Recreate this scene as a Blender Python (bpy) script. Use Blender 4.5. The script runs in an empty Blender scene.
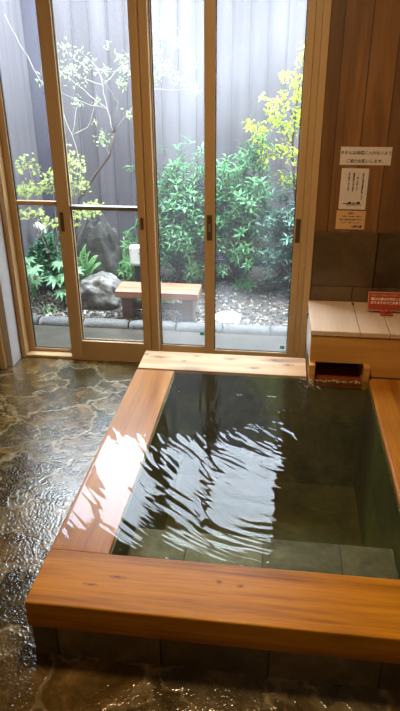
import bpy, bmesh, math, random
import numpy as np
from mathutils import Vector, Matrix, noise as mnoise

random.seed(7)
sc = bpy.context.scene
COL = sc.collection

# ------------------------------------------------------------------ camera
CAM_H = 1.61
cd = bpy.data.cameras.new('camera')
cam = bpy.data.objects.new('camera', cd); COL.objects.link(cam)
R_ = Vector((0.99214144, 0.12500628, -0.00536589))
U_ = Vector((-0.04933694, 0.43026464, 0.90135354))
F_ = Vector((-0.11498361, 0.89400546, -0.4330508))
m = Matrix((R_, U_, -F_)).transposed().to_4x4()
m.translation = Vector((0, 0, CAM_H))
cam.matrix_world = m
FPX = 620.8
cd.sensor_fit = 'VERTICAL'; cd.sensor_height = 36.0
cd.lens = FPX / 711 * 36.0
cd.clip_start = 0.05; cd.clip_end = 100
sc.camera = cam

# ------------------------------------------------------------------ world, lights, exposure
world = bpy.data.worlds.new('overcast_sky'); sc.world = world
world.use_nodes = True
bg = world.node_tree.nodes['Background']
SKY = 23.0            # overcast: brightest overhead, dimmer towards the horizon
_tc = world.node_tree.nodes.new('ShaderNodeTexCoord')
_sx = world.node_tree.nodes.new('ShaderNodeSeparateXYZ')
_rp = world.node_tree.nodes.new('ShaderNodeValToRGB')
_rp.color_ramp.elements[0].position = 0.0; _rp.color_ramp.elements[0].color = (0.30, 0.33, 0.36, 1)
_rp.color_ramp.elements[1].position = 1.0; _rp.color_ramp.elements[1].color = (1.22, 1.38, 1.58, 1)
_e = _rp.color_ramp.elements.new(0.25); _e.color = (0.68, 0.77, 0.88, 1)
world.node_tree.links.new(_tc.outputs['Generated'], _sx.inputs[0])
world.node_tree.links.new(_sx.outputs['Z'], _rp.inputs[0])
world.node_tree.links.new(_rp.outputs[0], bg.inputs[0])
bg.inputs[1].default_value = SKY
FILL_W = 36.0
FILL2_W = 10.0
FILL_COL = (1.0, 0.69, 0.37)
sc.view_settings.view_transform = 'Standard'
sc.view_settings.look = 'None'
sc.view_settings.gamma = 1.0
sc.view_settings.use_curve_mapping = False
sc.view_settings.exposure = 0.0
sc.cycles.max_bounces = 14
sc.cycles.transparent_max_bounces = 40
sc.cycles.diffuse_bounces = 5
sc.cycles.glossy_bounces = 5
sc.cycles.caustics_reflective = False
sc.cycles.sample_clamp_indirect = 6.0
sc.cycles.use_denoising = True

def at(px, py, Y):
    """point of the plane y=Y seen at a pixel of the 400x711 picture"""
    d = F_ + R_ * ((px - 200) / FPX) - U_ * ((py - 355.5) / FPX)
    return Vector((0, 0, CAM_H)) + d * (Y / d.y)

def lin(h):
    h = h.lstrip('#')
    o = []
    for i in (0, 2, 4):
        c = int(h[i:i + 2], 16) / 255
        o.append(c / 12.92 if c <= 0.04045 else ((c + 0.055) / 1.055) ** 2.4)
    return (*o, 1.0)

# ------------------------------------------------------------------ node helpers
class NT:
    def __init__(s, name):
        s.m = bpy.data.materials.new(name); s.m.use_nodes = True
        s.t = s.m.node_tree; s.t.nodes.clear()
        s.out = s.n('ShaderNodeOutputMaterial')
    def n(s, typ, **kw):
        nd = s.t.nodes.new(typ)
        for k, v in kw.items():
            if k == 'I':
                for kk, vv in v.items(): nd.inputs[kk].default_value = vv
            else: setattr(nd, k, v)
        return nd
    def l(s, a, b): s.t.links.new(a, b)
    def coords(s, scale=(1, 1, 1), rand=False, world=False):
        tc = s.n('ShaderNodeTexCoord')
        mp = s.n('ShaderNodeMapping'); mp.inputs['Scale'].default_value = scale
        src = tc.outputs['Object']
        if world:
            src = s.n('ShaderNodeNewGeometry').outputs['Position']
        if rand:
            oi = s.n('ShaderNodeObjectInfo')
            ml = s.n('ShaderNodeMath', operation='MULTIPLY', I={1: 37.0}); s.l(oi.outputs['Random'], ml.inputs[0])
            ad = s.n('ShaderNodeVectorMath', operation='ADD'); s.l(src, ad.inputs[0]); s.l(ml.outputs[0], ad.inputs[1])
            src = ad.outputs[0]
        s.l(src, mp.inputs['Vector'])
        return mp.outputs['Vector']
    def noise(s, vec, scale, detail=4, rough=0.55, dist=0.0):
        nd = s.n('ShaderNodeTexNoise', I={'Scale': scale, 'Detail': detail, 'Roughness': rough, 'Distortion': dist})
        s.l(vec, nd.inputs['Vector']); return nd.outputs['Fac']
    def ramp(s, fac, stops):
        r = s.n('ShaderNodeValToRGB'); e = r.color_ramp.elements
        while len(e) < len(stops): e.new(0.5)
        for el, (p, c) in zip(e, stops):
            el.position = p; el.color = c if len(c) == 4 else (*c, 1)
        s.l(fac, r.inputs[0]); return r.outputs[0]
    def mix(s, fac, a, b, mode='MIX'):
        x = s.n('ShaderNodeMix', data_type='RGBA', blend_type=mode)
        for sock, v in ((x.inputs['Factor'], fac), (x.inputs['A'], a), (x.inputs['B'], b)):
            if hasattr(v, 'is_linked') or hasattr(v, 'links'): s.l(v, sock)
            else: sock.default_value = v
        return x.outputs['Result']
    def math(s, op, a, b=None, clamp=False):
        x = s.n('ShaderNodeMath', operation=op, use_clamp=clamp)
        for i, v in enumerate((a, b)):
            if v is None: continue
            if hasattr(v, 'links'): s.l(v, x.inputs[i])
            else: x.inputs[i].default_value = v
        return x.outputs[0]
    def bump(s, h, strength=0.3, dist=0.01, normal=None):
        b = s.n('ShaderNodeBump', I={'Strength': strength, 'Distance': dist}); s.l(h, b.inputs['Height'])
        if normal is not None: s.l(normal, b.inputs['Normal'])
        return b.outputs[0]
    def principled(s, color, rough=0.5, normal=None, metal=0.0, spec=0.5, coat=0.0, coat_rough=0.1):
        p = s.n('ShaderNodeBsdfPrincipled')
        for k, v in (('Base Color', color), ('Roughness', rough), ('Metallic', metal), ('Specular IOR Level', spec),
                     ('Coat Weight', coat), ('Coat Roughness', coat_rough)):
            if hasattr(v, 'links'): s.l(v, p.inputs[k])
            else: p.inputs[k].default_value = v
        if normal is not None: s.l(normal, p.inputs['Normal'])
        s.l(p.outputs[0], s.out.inputs[0]); return p

def wood(name, dark, mid, light, axis='x', rough=0.4, knots=0.5, planks=None, plank_axis='x', coat=0.0, grain=1.0, seam='#1a0e06', freq=1.0, spots=(), spec=0.5):
    t = NT(name)
    st = {'x': (0.06, 1, 1), 'y': (1, 0.06, 1), 'z': (1, 1, 0.06)}[axis]
    v = t.coords(st, rand=True)
    v1 = t.coords({'x': (0.3, 1, 1), 'y': (1, 0.3, 1), 'z': (1, 1, 0.3)}[axis], rand=True)
    big = t.noise(v, 9 * freq, 3, 0.5, 1.2)
    fine = t.noise(v, 90 * freq, 4, 0.6, 0.3)
    fac = t.math('ADD', t.math('MULTIPLY', big, 0.72), t.math('MULTIPLY', fine, 0.28))
    c = t.ramp(fac, [(0.34, lin(dark)), (0.5, lin(mid)), (0.64, lin(light))])
    if grain < 1.0:
        c = t.mix(1 - grain, c, lin(mid))
    if knots > 0:
        vo = t.n('ShaderNodeTexVoronoi', I={'Scale': 5.5}); t.l(v1, vo.inputs['Vector'])
        nz = t.noise(v1, 22, 3)
        dd = t.math('ADD', vo.outputs['Distance'], t.math('MULTIPLY', t.math('SUBTRACT', nz, 0.5), 0.25))
        k = t.ramp(dd, [(0.03, (1, 1, 1)), (0.12, (0.45, 0.45, 0.45)), (0.24, (0, 0, 0))])
        c = t.mix(t.math('MULTIPLY', k, knots), c, lin('#4a1f0c'))
    if planks:
        vp = t.coords((1, 1, 1), world=True)
        sx = t.n('ShaderNodeSeparateXYZ'); t.l(vp, sx.inputs[0])
        comp = sx.outputs[{'x': 0, 'y': 1, 'z': 2}[plank_axis]]
        q = t.math('DIVIDE', comp, planks)
        fr = t.math('FRACT', q); fl = t.math('FLOOR', q)
        wn = t.n('ShaderNodeTexWhiteNoise', noise_dimensions='1D'); t.l(fl, wn.inputs['W'])
        c = t.mix(1.0, c, t.ramp(wn.outputs['Value'], [(0, (0.72, 0.72, 0.72)), (1, (1.12, 1.12, 1.12))]), 'MULTIPLY')
        sm = t.math('LESS_THAN', fr, 0.035)
        c = t.mix(sm, c, lin(seam))
    for (kx, ky, kr, ks) in spots:       # individual knots, stretched along the grain
        vp = t.coords(world=True); sb = t.n('ShaderNodeVectorMath', operation='SUBTRACT', I={1: (kx, ky, 0)}); t.l(vp, sb.inputs[0])
        ml = t.n('ShaderNodeVectorMath', operation='MULTIPLY', I={1: (ks, 1, 0)}); t.l(sb.outputs[0], ml.inputs[0])
        ln_ = t.n('ShaderNodeVectorMath', operation='LENGTH'); t.l(ml.outputs[0], ln_.inputs[0])
        nz = t.noise(vp, 70, 3)
        dd = t.math('ADD', t.math('DIVIDE', ln_.outputs['Value'], kr), t.math('MULTIPLY', t.math('SUBTRACT', nz, 0.5), 1.5))
        c = t.mix(t.ramp(dd, [(0.1, (0.8, 0.8, 0.8)), (0.5, (0.4, 0.4, 0.4)), (1.0, (0, 0, 0))]), c, lin('#4a2206'))
    nb = t.bump(fine, 0.12, 0.004)
    t.principled(c, rough, nb, coat=coat, spec=spec)
    return t.m

def plain(name, col, rough=0.5, metal=0.0, var=0.12, scale=30, bump=0.0):
    t = NT(name); v = t.coords(rand=True)
    nz = t.noise(v, scale, 4)
    a = [max(0, x * (1 - var)) for x in lin(col)[:3]]; b = [min(1, x * (1 + var)) for x in lin(col)[:3]]
    t.principled(t.ramp(nz, [(0.3, a), (0.7, b)]), rough, t.bump(nz, bump, 0.01) if bump else None, metal)
    return t.m

def schlick(t, f0):
    g = t.n('ShaderNodeNewGeometry')
    d = t.n('ShaderNodeVectorMath', operation='DOT_PRODUCT'); t.l(g.outputs['Normal'], d.inputs[0]); t.l(g.outputs['Incoming'], d.inputs[1])
    x = t.math('SUBTRACT', 1.0, t.math('ABSOLUTE', d.outputs['Value']), True)
    return t.math('ADD', t.math('MULTIPLY', t.math('POWER', x, 4.7), 1 - f0), f0, True)

def leafmat(name, c1, c2, c3, trans=0.35, rough=0.4):
    t = NT(name); v = t.coords(world=True)
    nz = t.noise(v, 60, 2); n2 = t.noise(v, 7, 2)
    f = t.math('ADD', t.math('MULTIPLY', nz, 0.6), t.math('MULTIPLY', n2, 0.4))
    c = t.ramp(f, [(0.33, lin(c1)), (0.5, lin(c2)), (0.66, lin(c3))])
    p = t.principled(c, rough)
    tr = t.n('ShaderNodeBsdfTranslucent'); t.l(c, tr.inputs[0])
    mx = t.n('ShaderNodeMixShader', I={0: trans}); t.l(p.outputs[0], mx.inputs[1]); t.l(tr.outputs[0], mx.inputs[2])
    t.l(mx.outputs[0], t.out.inputs[0])
    return t.m

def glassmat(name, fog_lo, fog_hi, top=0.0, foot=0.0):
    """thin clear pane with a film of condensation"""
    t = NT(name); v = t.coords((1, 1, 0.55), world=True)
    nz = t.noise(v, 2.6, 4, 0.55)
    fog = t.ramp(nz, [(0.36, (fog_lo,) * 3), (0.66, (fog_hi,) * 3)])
    if top or foot:      # haze painted thicker at head and foot, in place of glare there
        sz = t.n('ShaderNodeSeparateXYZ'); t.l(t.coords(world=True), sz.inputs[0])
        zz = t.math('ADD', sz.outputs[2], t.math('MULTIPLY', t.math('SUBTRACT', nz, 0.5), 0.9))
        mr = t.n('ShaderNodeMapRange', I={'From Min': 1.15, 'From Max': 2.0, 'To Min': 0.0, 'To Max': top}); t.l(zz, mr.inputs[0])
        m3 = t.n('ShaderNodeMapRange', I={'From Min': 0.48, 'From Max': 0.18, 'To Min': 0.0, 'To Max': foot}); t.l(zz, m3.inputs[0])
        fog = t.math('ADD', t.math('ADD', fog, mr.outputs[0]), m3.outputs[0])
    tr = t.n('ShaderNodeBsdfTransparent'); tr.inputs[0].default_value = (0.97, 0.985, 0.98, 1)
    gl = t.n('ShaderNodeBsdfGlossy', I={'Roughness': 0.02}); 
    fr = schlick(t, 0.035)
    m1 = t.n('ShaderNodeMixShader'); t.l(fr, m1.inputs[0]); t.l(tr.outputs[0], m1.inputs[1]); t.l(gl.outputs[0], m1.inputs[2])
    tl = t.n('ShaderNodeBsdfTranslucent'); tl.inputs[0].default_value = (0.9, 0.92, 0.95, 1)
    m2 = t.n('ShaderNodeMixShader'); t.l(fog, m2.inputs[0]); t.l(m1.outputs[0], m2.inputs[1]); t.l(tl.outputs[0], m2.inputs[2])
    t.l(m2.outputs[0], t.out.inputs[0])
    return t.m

def watermat(name, tint, refl_veil=0.0):
    t = NT(name)
    tr = t.n('ShaderNodeBsdfTransparent'); tr.inputs[0].default_value = (*tint, 1)
    gl = t.n('ShaderNodeBsdfGlossy', I={'Roughness': 0.0})
    fr = schlick(t, 0.021)
    m1 = t.n('ShaderNodeMixShader'); t.l(fr, m1.inputs[0]); t.l(tr.outputs[0], m1.inputs[1]); t.l(gl.outputs[0], m1.inputs[2])
    o = m1.outputs[0]
    if refl_veil:             # faint diffuse veil painted in, standing in for the fence's reflection
        df = t.n('ShaderNodeBsdfDiffuse'); df.inputs[0].default_value = (0.62, 0.66, 0.48, 1)
        m2 = t.n('ShaderNodeMixShader', I={0: refl_veil}); t.l(o, m2.inputs[1]); t.l(df.outputs[0], m2.inputs[2]); o = m2.outputs[0]
    t.l(o, t.out.inputs[0])
    return t.m

def flagstone(name):
    t = NT(name); v = t.coords(world=True)
    wob = t.n('ShaderNodeTexNoise', I={'Scale': 3.2, 'Detail': 4, 'Roughness': 0.6}); t.l(v, wob.inputs['Vector'])
    sub = t.n('ShaderNodeVectorMath', operation='SUBTRACT'); t.l(wob.outputs['Color'], sub.inputs[0]); sub.inputs[1].default_value = (0.5, 0.5, 0.5)
    scl = t.n('ShaderNodeVectorMath', operation='SCALE'); t.l(sub.outputs[0], scl.inputs[0]); scl.inputs['Scale'].default_value = 0.38
    add = t.n('ShaderNodeVectorMath', operation='ADD'); t.l(v, add.inputs[0]); t.l(scl.outputs[0], add.inputs[1])
    mp = t.n('ShaderNodeMapping'); mp.inputs['Scale'].default_value = (1.0, 1.35, 1.0); t.l(add.outputs[0], mp.inputs['Vector'])
    vv = mp.outputs[0]
    vo = t.n('ShaderNodeTexVoronoi', feature='F1', I={'Scale': 3.4}); t.l(vv, vo.inputs['Vector'])
    ed = t.n('ShaderNodeTexVoronoi', feature='DISTANCE_TO_EDGE', I={'Scale': 3.4}); t.l(vv, ed.inputs['Vector'])
    sp = t.n('ShaderNodeSeparateColor'); t.l(vo.outputs['Color'], sp.inputs[0])
    cell = t.ramp(sp.outputs[0], [(0.0, lin('#35301f')), (0.3, lin('#4d432c')), (0.55, lin('#5c4826')), (0.8, lin('#454539')), (1.0, lin('#66583a'))])
    n1 = t.noise(v, 11, 6, 0.65, 0.6)
    n2 = t.noise(v, 45, 5, 0.6)
    c = t.mix(1.0, cell, t.ramp(n1, [(0.3, (0.42, 0.40, 0.34)), (0.52, (0.95, 0.92, 0.84)), (0.68, (1.75, 1.7, 1.55))]), 'MULTIPLY')
    joint = t.ramp(t.math('ADD', ed.outputs['Distance'], t.math('MULTIPLY', t.math('SUBTRACT', n2, 0.5), 0.05)), [(0.012, (1, 1, 1)), (0.04, (0, 0, 0))])
    jc = t.ramp(n1, [(0.35, lin('#857858')), (0.65, lin('#b5aa8a'))])
    c = t.mix(t.math('MULTIPLY', joint, 0.27), c, jc)
    fine = t.noise(v, 95, 2, 0.5)
    h = t.math('ADD', t.math('MULTIPLY', n1, 0.7), t.math('MULTIPLY', joint, -0.25))
    nb = t.bump(h, 0.22, 0.012)
    nb = t.bump(fine, 0.5, 0.004, nb)
    rg = t.ramp(n1, [(0.35, (0.06,) * 3), (0.7, (0.24,) * 3)])
    t.principled(c, rg, nb, spec=0.5, coat=0.8, coat_rough=0.04)
    t.l(nb, t.m.node_tree.nodes['Principled BSDF'].inputs['Coat Normal'])
    return t.m

def slab(name, cols, scale=6, rough=0.4, tile=None, gap=0.012, seam='#15130f', bump=0.3):
    """stone slabs, optionally laid in a grid (tile = size along x, y, z)"""
    t = NT(name); v = t.coords(world=True)
    n1 = t.noise(v, scale, 7, 0.65, 0.8); n2 = t.noise(v, scale * 6, 4)
    f = t.math('ADD', t.math('MULTIPLY', n1, 0.75), t.math('MULTIPLY', n2, 0.25))
    c = t.ramp(f, [(0.33, lin(cols[0])), (0.5, lin(cols[1])), (0.66, lin(cols[2]))])
    if tile:
        sx = t.n('ShaderNodeSeparateXYZ'); t.l(v, sx.inputs[0])
        mask = None; ids = None
        for i, (sz, off) in enumerate(tile):
            if not sz: continue
            q = t.math('DIVIDE', t.math('SUBTRACT', sx.outputs[i], off), sz)
            fr = t.math('FRACT', q); fl = t.math('FLOOR', q)
            mk = t.math('LESS_THAN', fr, gap / sz)
            mask = mk if mask is None else t.math('MAXIMUM', mask, mk)
            idv = t.math('MULTIPLY', fl, 7.31 + 3.7 * i)
            ids = idv if ids is None else t.math('ADD', ids, idv)
        wn = t.n('ShaderNodeTexWhiteNoise', noise_dimensions='1D'); t.l(ids, wn.inputs['W'])
        c = t.mix(1.0, c, t.ramp(wn.outputs['Value'], [(0, (0.62, 0.62, 0.62)), (1, (1.3, 1.3, 1.3))]), 'MULTIPLY')
        c = t.mix(mask, c, lin(seam))
    t.principled(c, rough, t.bump(f, bump, 0.012))
    return t.m

# ------------------------------------------------------------------ mesh helpers
class MB:
    def __init__(s): s.v = []; s.f = []; s.mi = []
    def add(s, vs, fs, mi=0):
        o = len(s.v); s.v += [tuple(p) for p in vs]; s.f += [tuple(i + o for i in f) for f in fs]; s.mi += [mi] * len(fs); return s
    def box(s, x0, x1, y0, y1, z0, z1, mi=0):
        vs = [(x0, y0, z0), (x1, y0, z0), (x1, y1, z0), (x0, y1, z0), (x0, y0, z1), (x1, y0, z1), (x1, y1, z1), (x0, y1, z1)]
        return s.add(vs, [(0, 3, 2, 1), (4, 5, 6, 7), (0, 1, 5, 4), (1, 2, 6, 5), (2, 3, 7, 6), (3, 0, 4, 7)], mi)
    def tube(s, pts, radii, n=6, cap=True):
        pts = [Vector(p) for p in pts]
        if not hasattr(radii, '__len__'): radii = [radii] * len(pts)
        rings = []; vs = []
        for i, p in enumerate(pts):
            d = (pts[min(i + 1, len(pts) - 1)] - pts[max(i - 1, 0)])
            d = d.normalized() if d.length > 1e-9 else Vector((0, 0, 1))
            a = d.orthogonal() if i == 0 else (A - d * A.dot(d))
            A = a.normalized(); B = d.cross(A)
            for k in range(n):
                th = 2 * math.pi * k / n
                vs.append(p + (A * math.cos(th) + B * math.sin(th)) * radii[i])
        fs = []
        for i in range(len(pts) - 1):
            for k in range(n):
                k2 = (k + 1) % n
                fs.append((i * n + k, i * n + k2, (i + 1) * n + k2, (i + 1) * n + k))
        if cap:
            fs.append(tuple(reversed(range(n)))); fs.append(tuple(range((len(pts) - 1) * n, len(pts) * n)))
        return s.add(vs, fs)
    def lathe(s, prof, c, n=20):
        vs = []; fs = []
        for r, z in prof:
            for k in range(n):
                a = 2 * math.pi * k / n; vs.append((c[0] + r * math.cos(a), c[1] + r * math.sin(a), c[2] + z))
        for i in range(len(prof) - 1):
            for k in range(n):
                k2 = (k + 1) % n; fs.append((i * n + k, i * n + k2, (i + 1) * n + k2, (i + 1) * n + k))
        fs.append(tuple(reversed(range(n)))); fs.append(tuple(range((len(prof) - 1) * n, len(prof) * n)))
        return s.add(vs, fs)
    def leaf(s, p, d, nrm, L, W, fold=0.15, droop=0.2):
        d = d.normalized(); side = d.cross(nrm)
        if side.length < 1e-4: side = d.orthogonal()
        side.normalize(); up = side.cross(d).normalized()
        b = p; mpt = p + d * L * 0.5; tip = p + d * L - up * L * droop
        l1 = p + d * L * 0.42 + side * W * 0.5 + up * W * fold; r1 = p + d * L * 0.42 - side * W * 0.5 + up * W * fold
        return s.add([b, l1, r1, mpt, tip], [(0, 2, 3), (0, 3, 1), (3, 2, 4), (1, 3, 4)])
    def build(s, name, mats, parent=None, smooth=False, bevel=0.0, segs=2):
        me = bpy.data.meshes.new(name)
        off = Vector((0, 0, 0))
        if parent is None:
            xs = np.array(s.v); lo = xs.min(0); hi = xs.max(0)
            off = Vector(((lo[0] + hi[0]) / 2, (lo[1] + hi[1]) / 2, lo[2]))
        else:
            off = wloc(parent)
        me.from_pydata([(Vector(p) - off)[:] for p in s.v], [], s.f)
        mats = mats if isinstance(mats, (list, tuple)) else [mats]
        for mt in mats: me.materials.append(mt)
        if len(mats) > 1: me.polygons.foreach_set('material_index', s.mi)
        if smooth: me.polygons.foreach_set('use_smooth', [True] * len(me.polygons))
        me.update()
        o = bpy.data.objects.new(name, me); COL.objects.link(o)
        if parent is None: o.location = off
        else: o.parent = parent
        if bevel > 0:
            b = o.modifiers.new('bevel', 'BEVEL'); b.width = bevel; b.segments = segs; b.limit_method = 'ANGLE'
        return o

def wloc(o):
    v = Vector(o.location); p = o.parent
    while p is not None: v += p.location; p = p.parent
    return v

def tag(o, label, cat, group=None, kind=None):
    if label: o['label'] = label
    if cat: o['category'] = cat
    if group: o['group'] = group
    if kind: o['kind'] = kind
    return o
def thing(name, loc, label, cat, group=None):
    o = bpy.data.objects.new(name, None); COL.objects.link(o); o.location = loc; o.empty_display_size = 0.05
    return tag(o, label, cat, group)
def struct_root(name, loc):
    o = bpy.data.objects.new(name, None); COL.objects.link(o); o.location = loc; o.empty_display_size = 0.05
    o['kind'] = 'structure'; return o
def struct(o): o['kind'] = 'structure'; return o

def rock_mesh(c, r, seed, subdiv=4, rough=0.25, freq=1.6, taper=0.0):
    bm = bmesh.new(); bmesh.ops.create_icosphere(bm, subdivisions=subdiv, radius=1.0)
    sv = Vector((seed * 3.1, seed * 1.7, seed * 5.3))
    mb = MB(); vs = []
    for v in bm.verts:
        p = v.co.copy()
        n = mnoise.fractal(p * freq + sv, 0.9, 2.1, 5)
        rid = abs(mnoise.noise(p * freq * 1.9 + sv)) 
        q = p * (1 + rough * n - rough * 0.6 * rid)
        q.x = math.copysign(abs(q.x) ** 0.88, q.x); q.z = math.copysign(abs(q.z) ** 0.85, q.z)
        tp = 1 - taper * (q.z + 1) / 2
        vs.append((c[0] + q.x * r[0] * tp, c[1] + q.y * r[1] * tp, c[2] + q.z * r[2]))
    bm.verts.index_update()
    fs = [tuple(v.index for v in f.verts) for f in bm.faces]
    bm.free(); mb.add(vs, fs); return mb

# ------------------------------------------------------------------ materials
M = {}
KNOTS = [(-0.649, 2.87, .018, .7), (-0.574, 2.843, .024, .35), (-0.386, 2.876, .016, .6), (-0.444, 2.81, .013, .7), (-0.213, 2.86, .022, .4), (-0.086, 2.772, .018, .4), (0.012, 2.874, .017, .5), (0.082, 2.825, .017, .4)]
M['floor'] = flagstone('wet_flagstone')
M['hinoki'] = wood('bath_timber_lengthwise', '#7a4a00', '#b0740a', '#c68e1c', 'x', 0.36, 0.5, coat=0.0, spec=0.25, spots=[(-0.122, 1.359, .010, .7), (-0.057, 1.351, .008, .5), (-0.424, 1.342, .009, .3), (-0.50, 1.305, .007, .2)])
M['hinoki_y'] = wood('bath_timber_crosswise', '#855018', '#a56c26', '#b98338', 'y', 0.34, 0.5, coat=0.0, spec=0.3)
M['hinoki_pale'] = wood('pale_knotty_timber', '#a67c54', '#bf9a72', '#ccab88', 'x', 0.4, 0.95, spots=KNOTS)
M['box_wood'] = wood('box_timber', '#a07234', '#bb8842', '#c99a54', 'x', 0.5, 0.2, grain=0.7)
M['lid_wood'] = wood('lid_timber', '#b3967a', '#c4ab90', '#d1bba2', 'y', 0.5, 0.25, grain=0.6)
M['side_board'] = wood('white_side_board', '#c4bfb6', '#d2cec6', '#dcd8d2', 'y', 0.4, 0.0, grain=0.5)
M['spout_in'] = wood('soaked_timber', '#6e3018', '#8a4222', '#a05630', 'x', 0.25, 0.2)
M['wall_wood'] = wood('wall_planks', '#5a3d20', '#6f4c28', '#825c34', 'z', 0.5, 0.35, planks=0.122, plank_axis='x', seam='#3a2412')
M['side_wood'] = wood('side_wall_planks', '#7b5a3a', '#8f6c47', '#a07c56', 'z', 0.5, 0.3, planks=0.122, plank_axis='y')
M['ceil_wood'] = wood('ceiling_planks', '#a88a66', '#b89a76', '#c4a886', 'y', 0.6, 0.2, planks=0.15, plank_axis='x')
M['frame'] = wood('window_timber', '#a08359', '#ad9066', '#b99c73', 'z', 0.4, 0.0, grain=0.5)
M['frame_x'] = wood('window_timber_rails', '#a08359', '#ad9066', '#b99c73', 'x', 0.4, 0.0, grain=0.5)
M['dark_wood'] = wood('dark_post_timber', '#120b06', '#1a100a', '#23160d', 'z', 0.5, 0.0)
M['fence'] = wood('fence_boards', '#4c484b', '#575256', '#625d61', 'z', 0.7, 0.0, planks=0.135, plank_axis='x', seam='#363135', grain=0.7)
M['fence_y'] = wood('return_fence_boards', '#4c484b', '#575256', '#625d61', 'z', 0.7, 0.0, planks=0.135, plank_axis='y', seam='#363135', grain=0.7)
M['fence_post'] = plain('rough_fence_post', '#46434f', 0.9, var=0.5, scale=120, bump=0.4)
M['bench'] = wood('bench_timber', '#8a5640', '#a06c52', '#b08068', 'x', 0.4, 0.3)
M['bench_leg'] = wood('bench_leg_timber', '#4e2f1e', '#5e3a27', '#6b4630', 'z', 0.5, 0.1)
M['tile_wall'] = slab('slate_wall_tiles', ['#3a2d1c', '#4c3d28', '#5c4b34'], 5, 0.35, [(0.325, 0.176), None, (0.287, 0.525)] if False else [(0.325, 0.176), (0, 0), (0.287, 0.525)], 0.004)
M['base_stone'] = slab('bath_base_stone', ['#3d3424', '#564a30', '#6e5f3e'], 7, 0.4, [(0.31, 0.03), (0, 0), (0, 0)], 0.006)
M['tub_stone'] = slab('bath_inner_slate', ['#2e2f1c', '#525226', '#716c38'], 3, 0.5, None)
M['bench_stone'] = slab('bath_step_slate', ['#4e4f47', '#6a6a5f', '#838072'], 7, 0.5, [(0.27, -0.27), (0.45, 1.4), (0, 0)], 0.004, '#3a3a30')
M['plaster'] = plain('white_plaster', '#adadaf', 0.8, var=0.06, scale=20)
M['paper'] = plain('white_paper', '#c8bdb5', 0.7, var=0.03)
M['paper_tan'] = plain('tan_paper', '#c29a6b', 0.7, var=0.04)
M['ink'] = plain('black_ink', '#1c1512', 0.8, var=0.1)
M['ink_red'] = plain('red_ink', '#8e2a1e', 0.8, var=0.1)
M['red_plastic'] = plain('red_plastic', '#9a3f2c', 0.35, var=0.06)
M['sign_white'] = plain('sign_lettering_white', '#e8d8c8', 0.5, var=0.03)
M['sign_pale'] = plain('sign_lettering_tan', '#c9a07e', 0.5, var=0.03)
M['metal'] = plain('grey_aluminium', '#9a9794', 0.35, 0.8, 0.05)
M['bronze'] = plain('dark_bronze', '#5e4a36', 0.4, 0.4, 0.1)
M['recess'] = plain('handle_recess', '#4d3c2b', 0.5, 0.0, 0.1)
M['gasket'] = plain('black_gasket', '#15130f', 0.6, var=0.1)
M['black'] = plain('black_metal', '#161616', 0.5, 0.3, 0.1)
M['white_plastic'] = plain('white_plastic', '#e6e8e6', 0.35, var=0.03)
M['soil'] = plain('damp_soil', '#3a342b', 0.95, var=0.4, scale=40, bump=0.5)
M['concrete'] = plain('wet_concrete', '#3f3b33', 0.3, var=0.45, scale=7, bump=0.35)
M['curb'] = plain('curb_granite', '#52524f', 0.7, var=0.3, scale=60, bump=0.4)
M['rock'] = slab('weathered_boulder', ['#403d38', '#5f5c56', '#8f8c84'], 9, 0.75, bump=0.7)
M['rock_dark'] = slab('weathered_standing_stone', ['#23211e', '#393733', '#595750'], 9, 0.8, bump=0.8)
M['pale_stone'] = plain('pale_stepping_stone', '#e2e2de', 0.6, var=0.1)
M['bark'] = plain('grey_bark', '#8f8880', 0.8, var=0.3, scale=50, bump=0.3)
M['bark_dark'] = plain('brown_bark', '#4a3c31', 0.85, var=0.3, scale=50, bump=0.3)
M['teal'] = plain('teal_sticker', '#2fa6a6', 0.5, var=0.05)
M['foam'] = plain('white_foam', '#d8d4cc', 0.3, var=0.05)
M['diffuser'] = NT('lamp_diffuser').m
M['lf_shrub'] = leafmat('shrub_leaves', '#1d4a28', '#38763f', '#6ba062', 0.3)
M['lf_dark'] = leafmat('bluish_shrub_leaves', '#173a2c', '#2a5a44', '#557f6b', 0.25)
M['lf_cam'] = leafmat('glossy_dark_leaves', '#1d4a2e', '#326b45', '#6aa07a', 0.25, 0.3)
M['lf_maple'] = leafmat('maple_leaves', '#748a38', '#9cac50', '#c4cd80', 0.45)
M['lf_yel'] = leafmat('yellow_green_leaves', '#84a024', '#b0c234', '#d6de66', 0.5)
M['lf_pale'] = leafmat('pale_tree_leaves', '#6f9450', '#98b478', '#c3d2a4', 0.45)
M['lf_fern'] = leafmat('fern_fronds', '#447a3c', '#6c9f58', '#9cc284', 0.4)
M['lf_broad'] = leafmat('broad_pale_leaves', '#4b8454', '#76a878', '#a5caa0', 0.35, 0.35)
M['lf_grass'] = leafmat('grass_blades', '#4d763a', '#769a54', '#a2ba7e', 0.4)
M['lf_cover'] = leafmat('feathery_ground_cover', '#3b7434', '#5d984b', '#88b86c', 0.4)
def pebblemat():
    t = NT('mixed_pebbles'); v = t.coords(world=True)
    vo = t.n('ShaderNodeTexVoronoi', I={'Scale': 34.0}); t.l(v, vo.inputs['Vector'])
    sp = t.n('ShaderNodeSeparateColor'); t.l(vo.outputs['Color'], sp.inputs[0])
    c = t.ramp(sp.outputs[0], [(0.0, lin('#2e2720')), (0.4, lin('#474037')), (0.7, lin('#655f56')), (1.0, lin('#a8a49c'))])
    t.principled(c, 0.6); return t.m
M['pebble'] = pebblemat()
M['water'] = watermat('bath_water', (0.74, 0.76, 0.60), 0.011)
M['film'] = watermat('overflow_film', (0.97, 0.97, 0.97))
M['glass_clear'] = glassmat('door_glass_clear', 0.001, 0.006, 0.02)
M['glass_mid'] = glassmat('door_glass_misted', 0.003, 0.012, 0.036)
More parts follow.
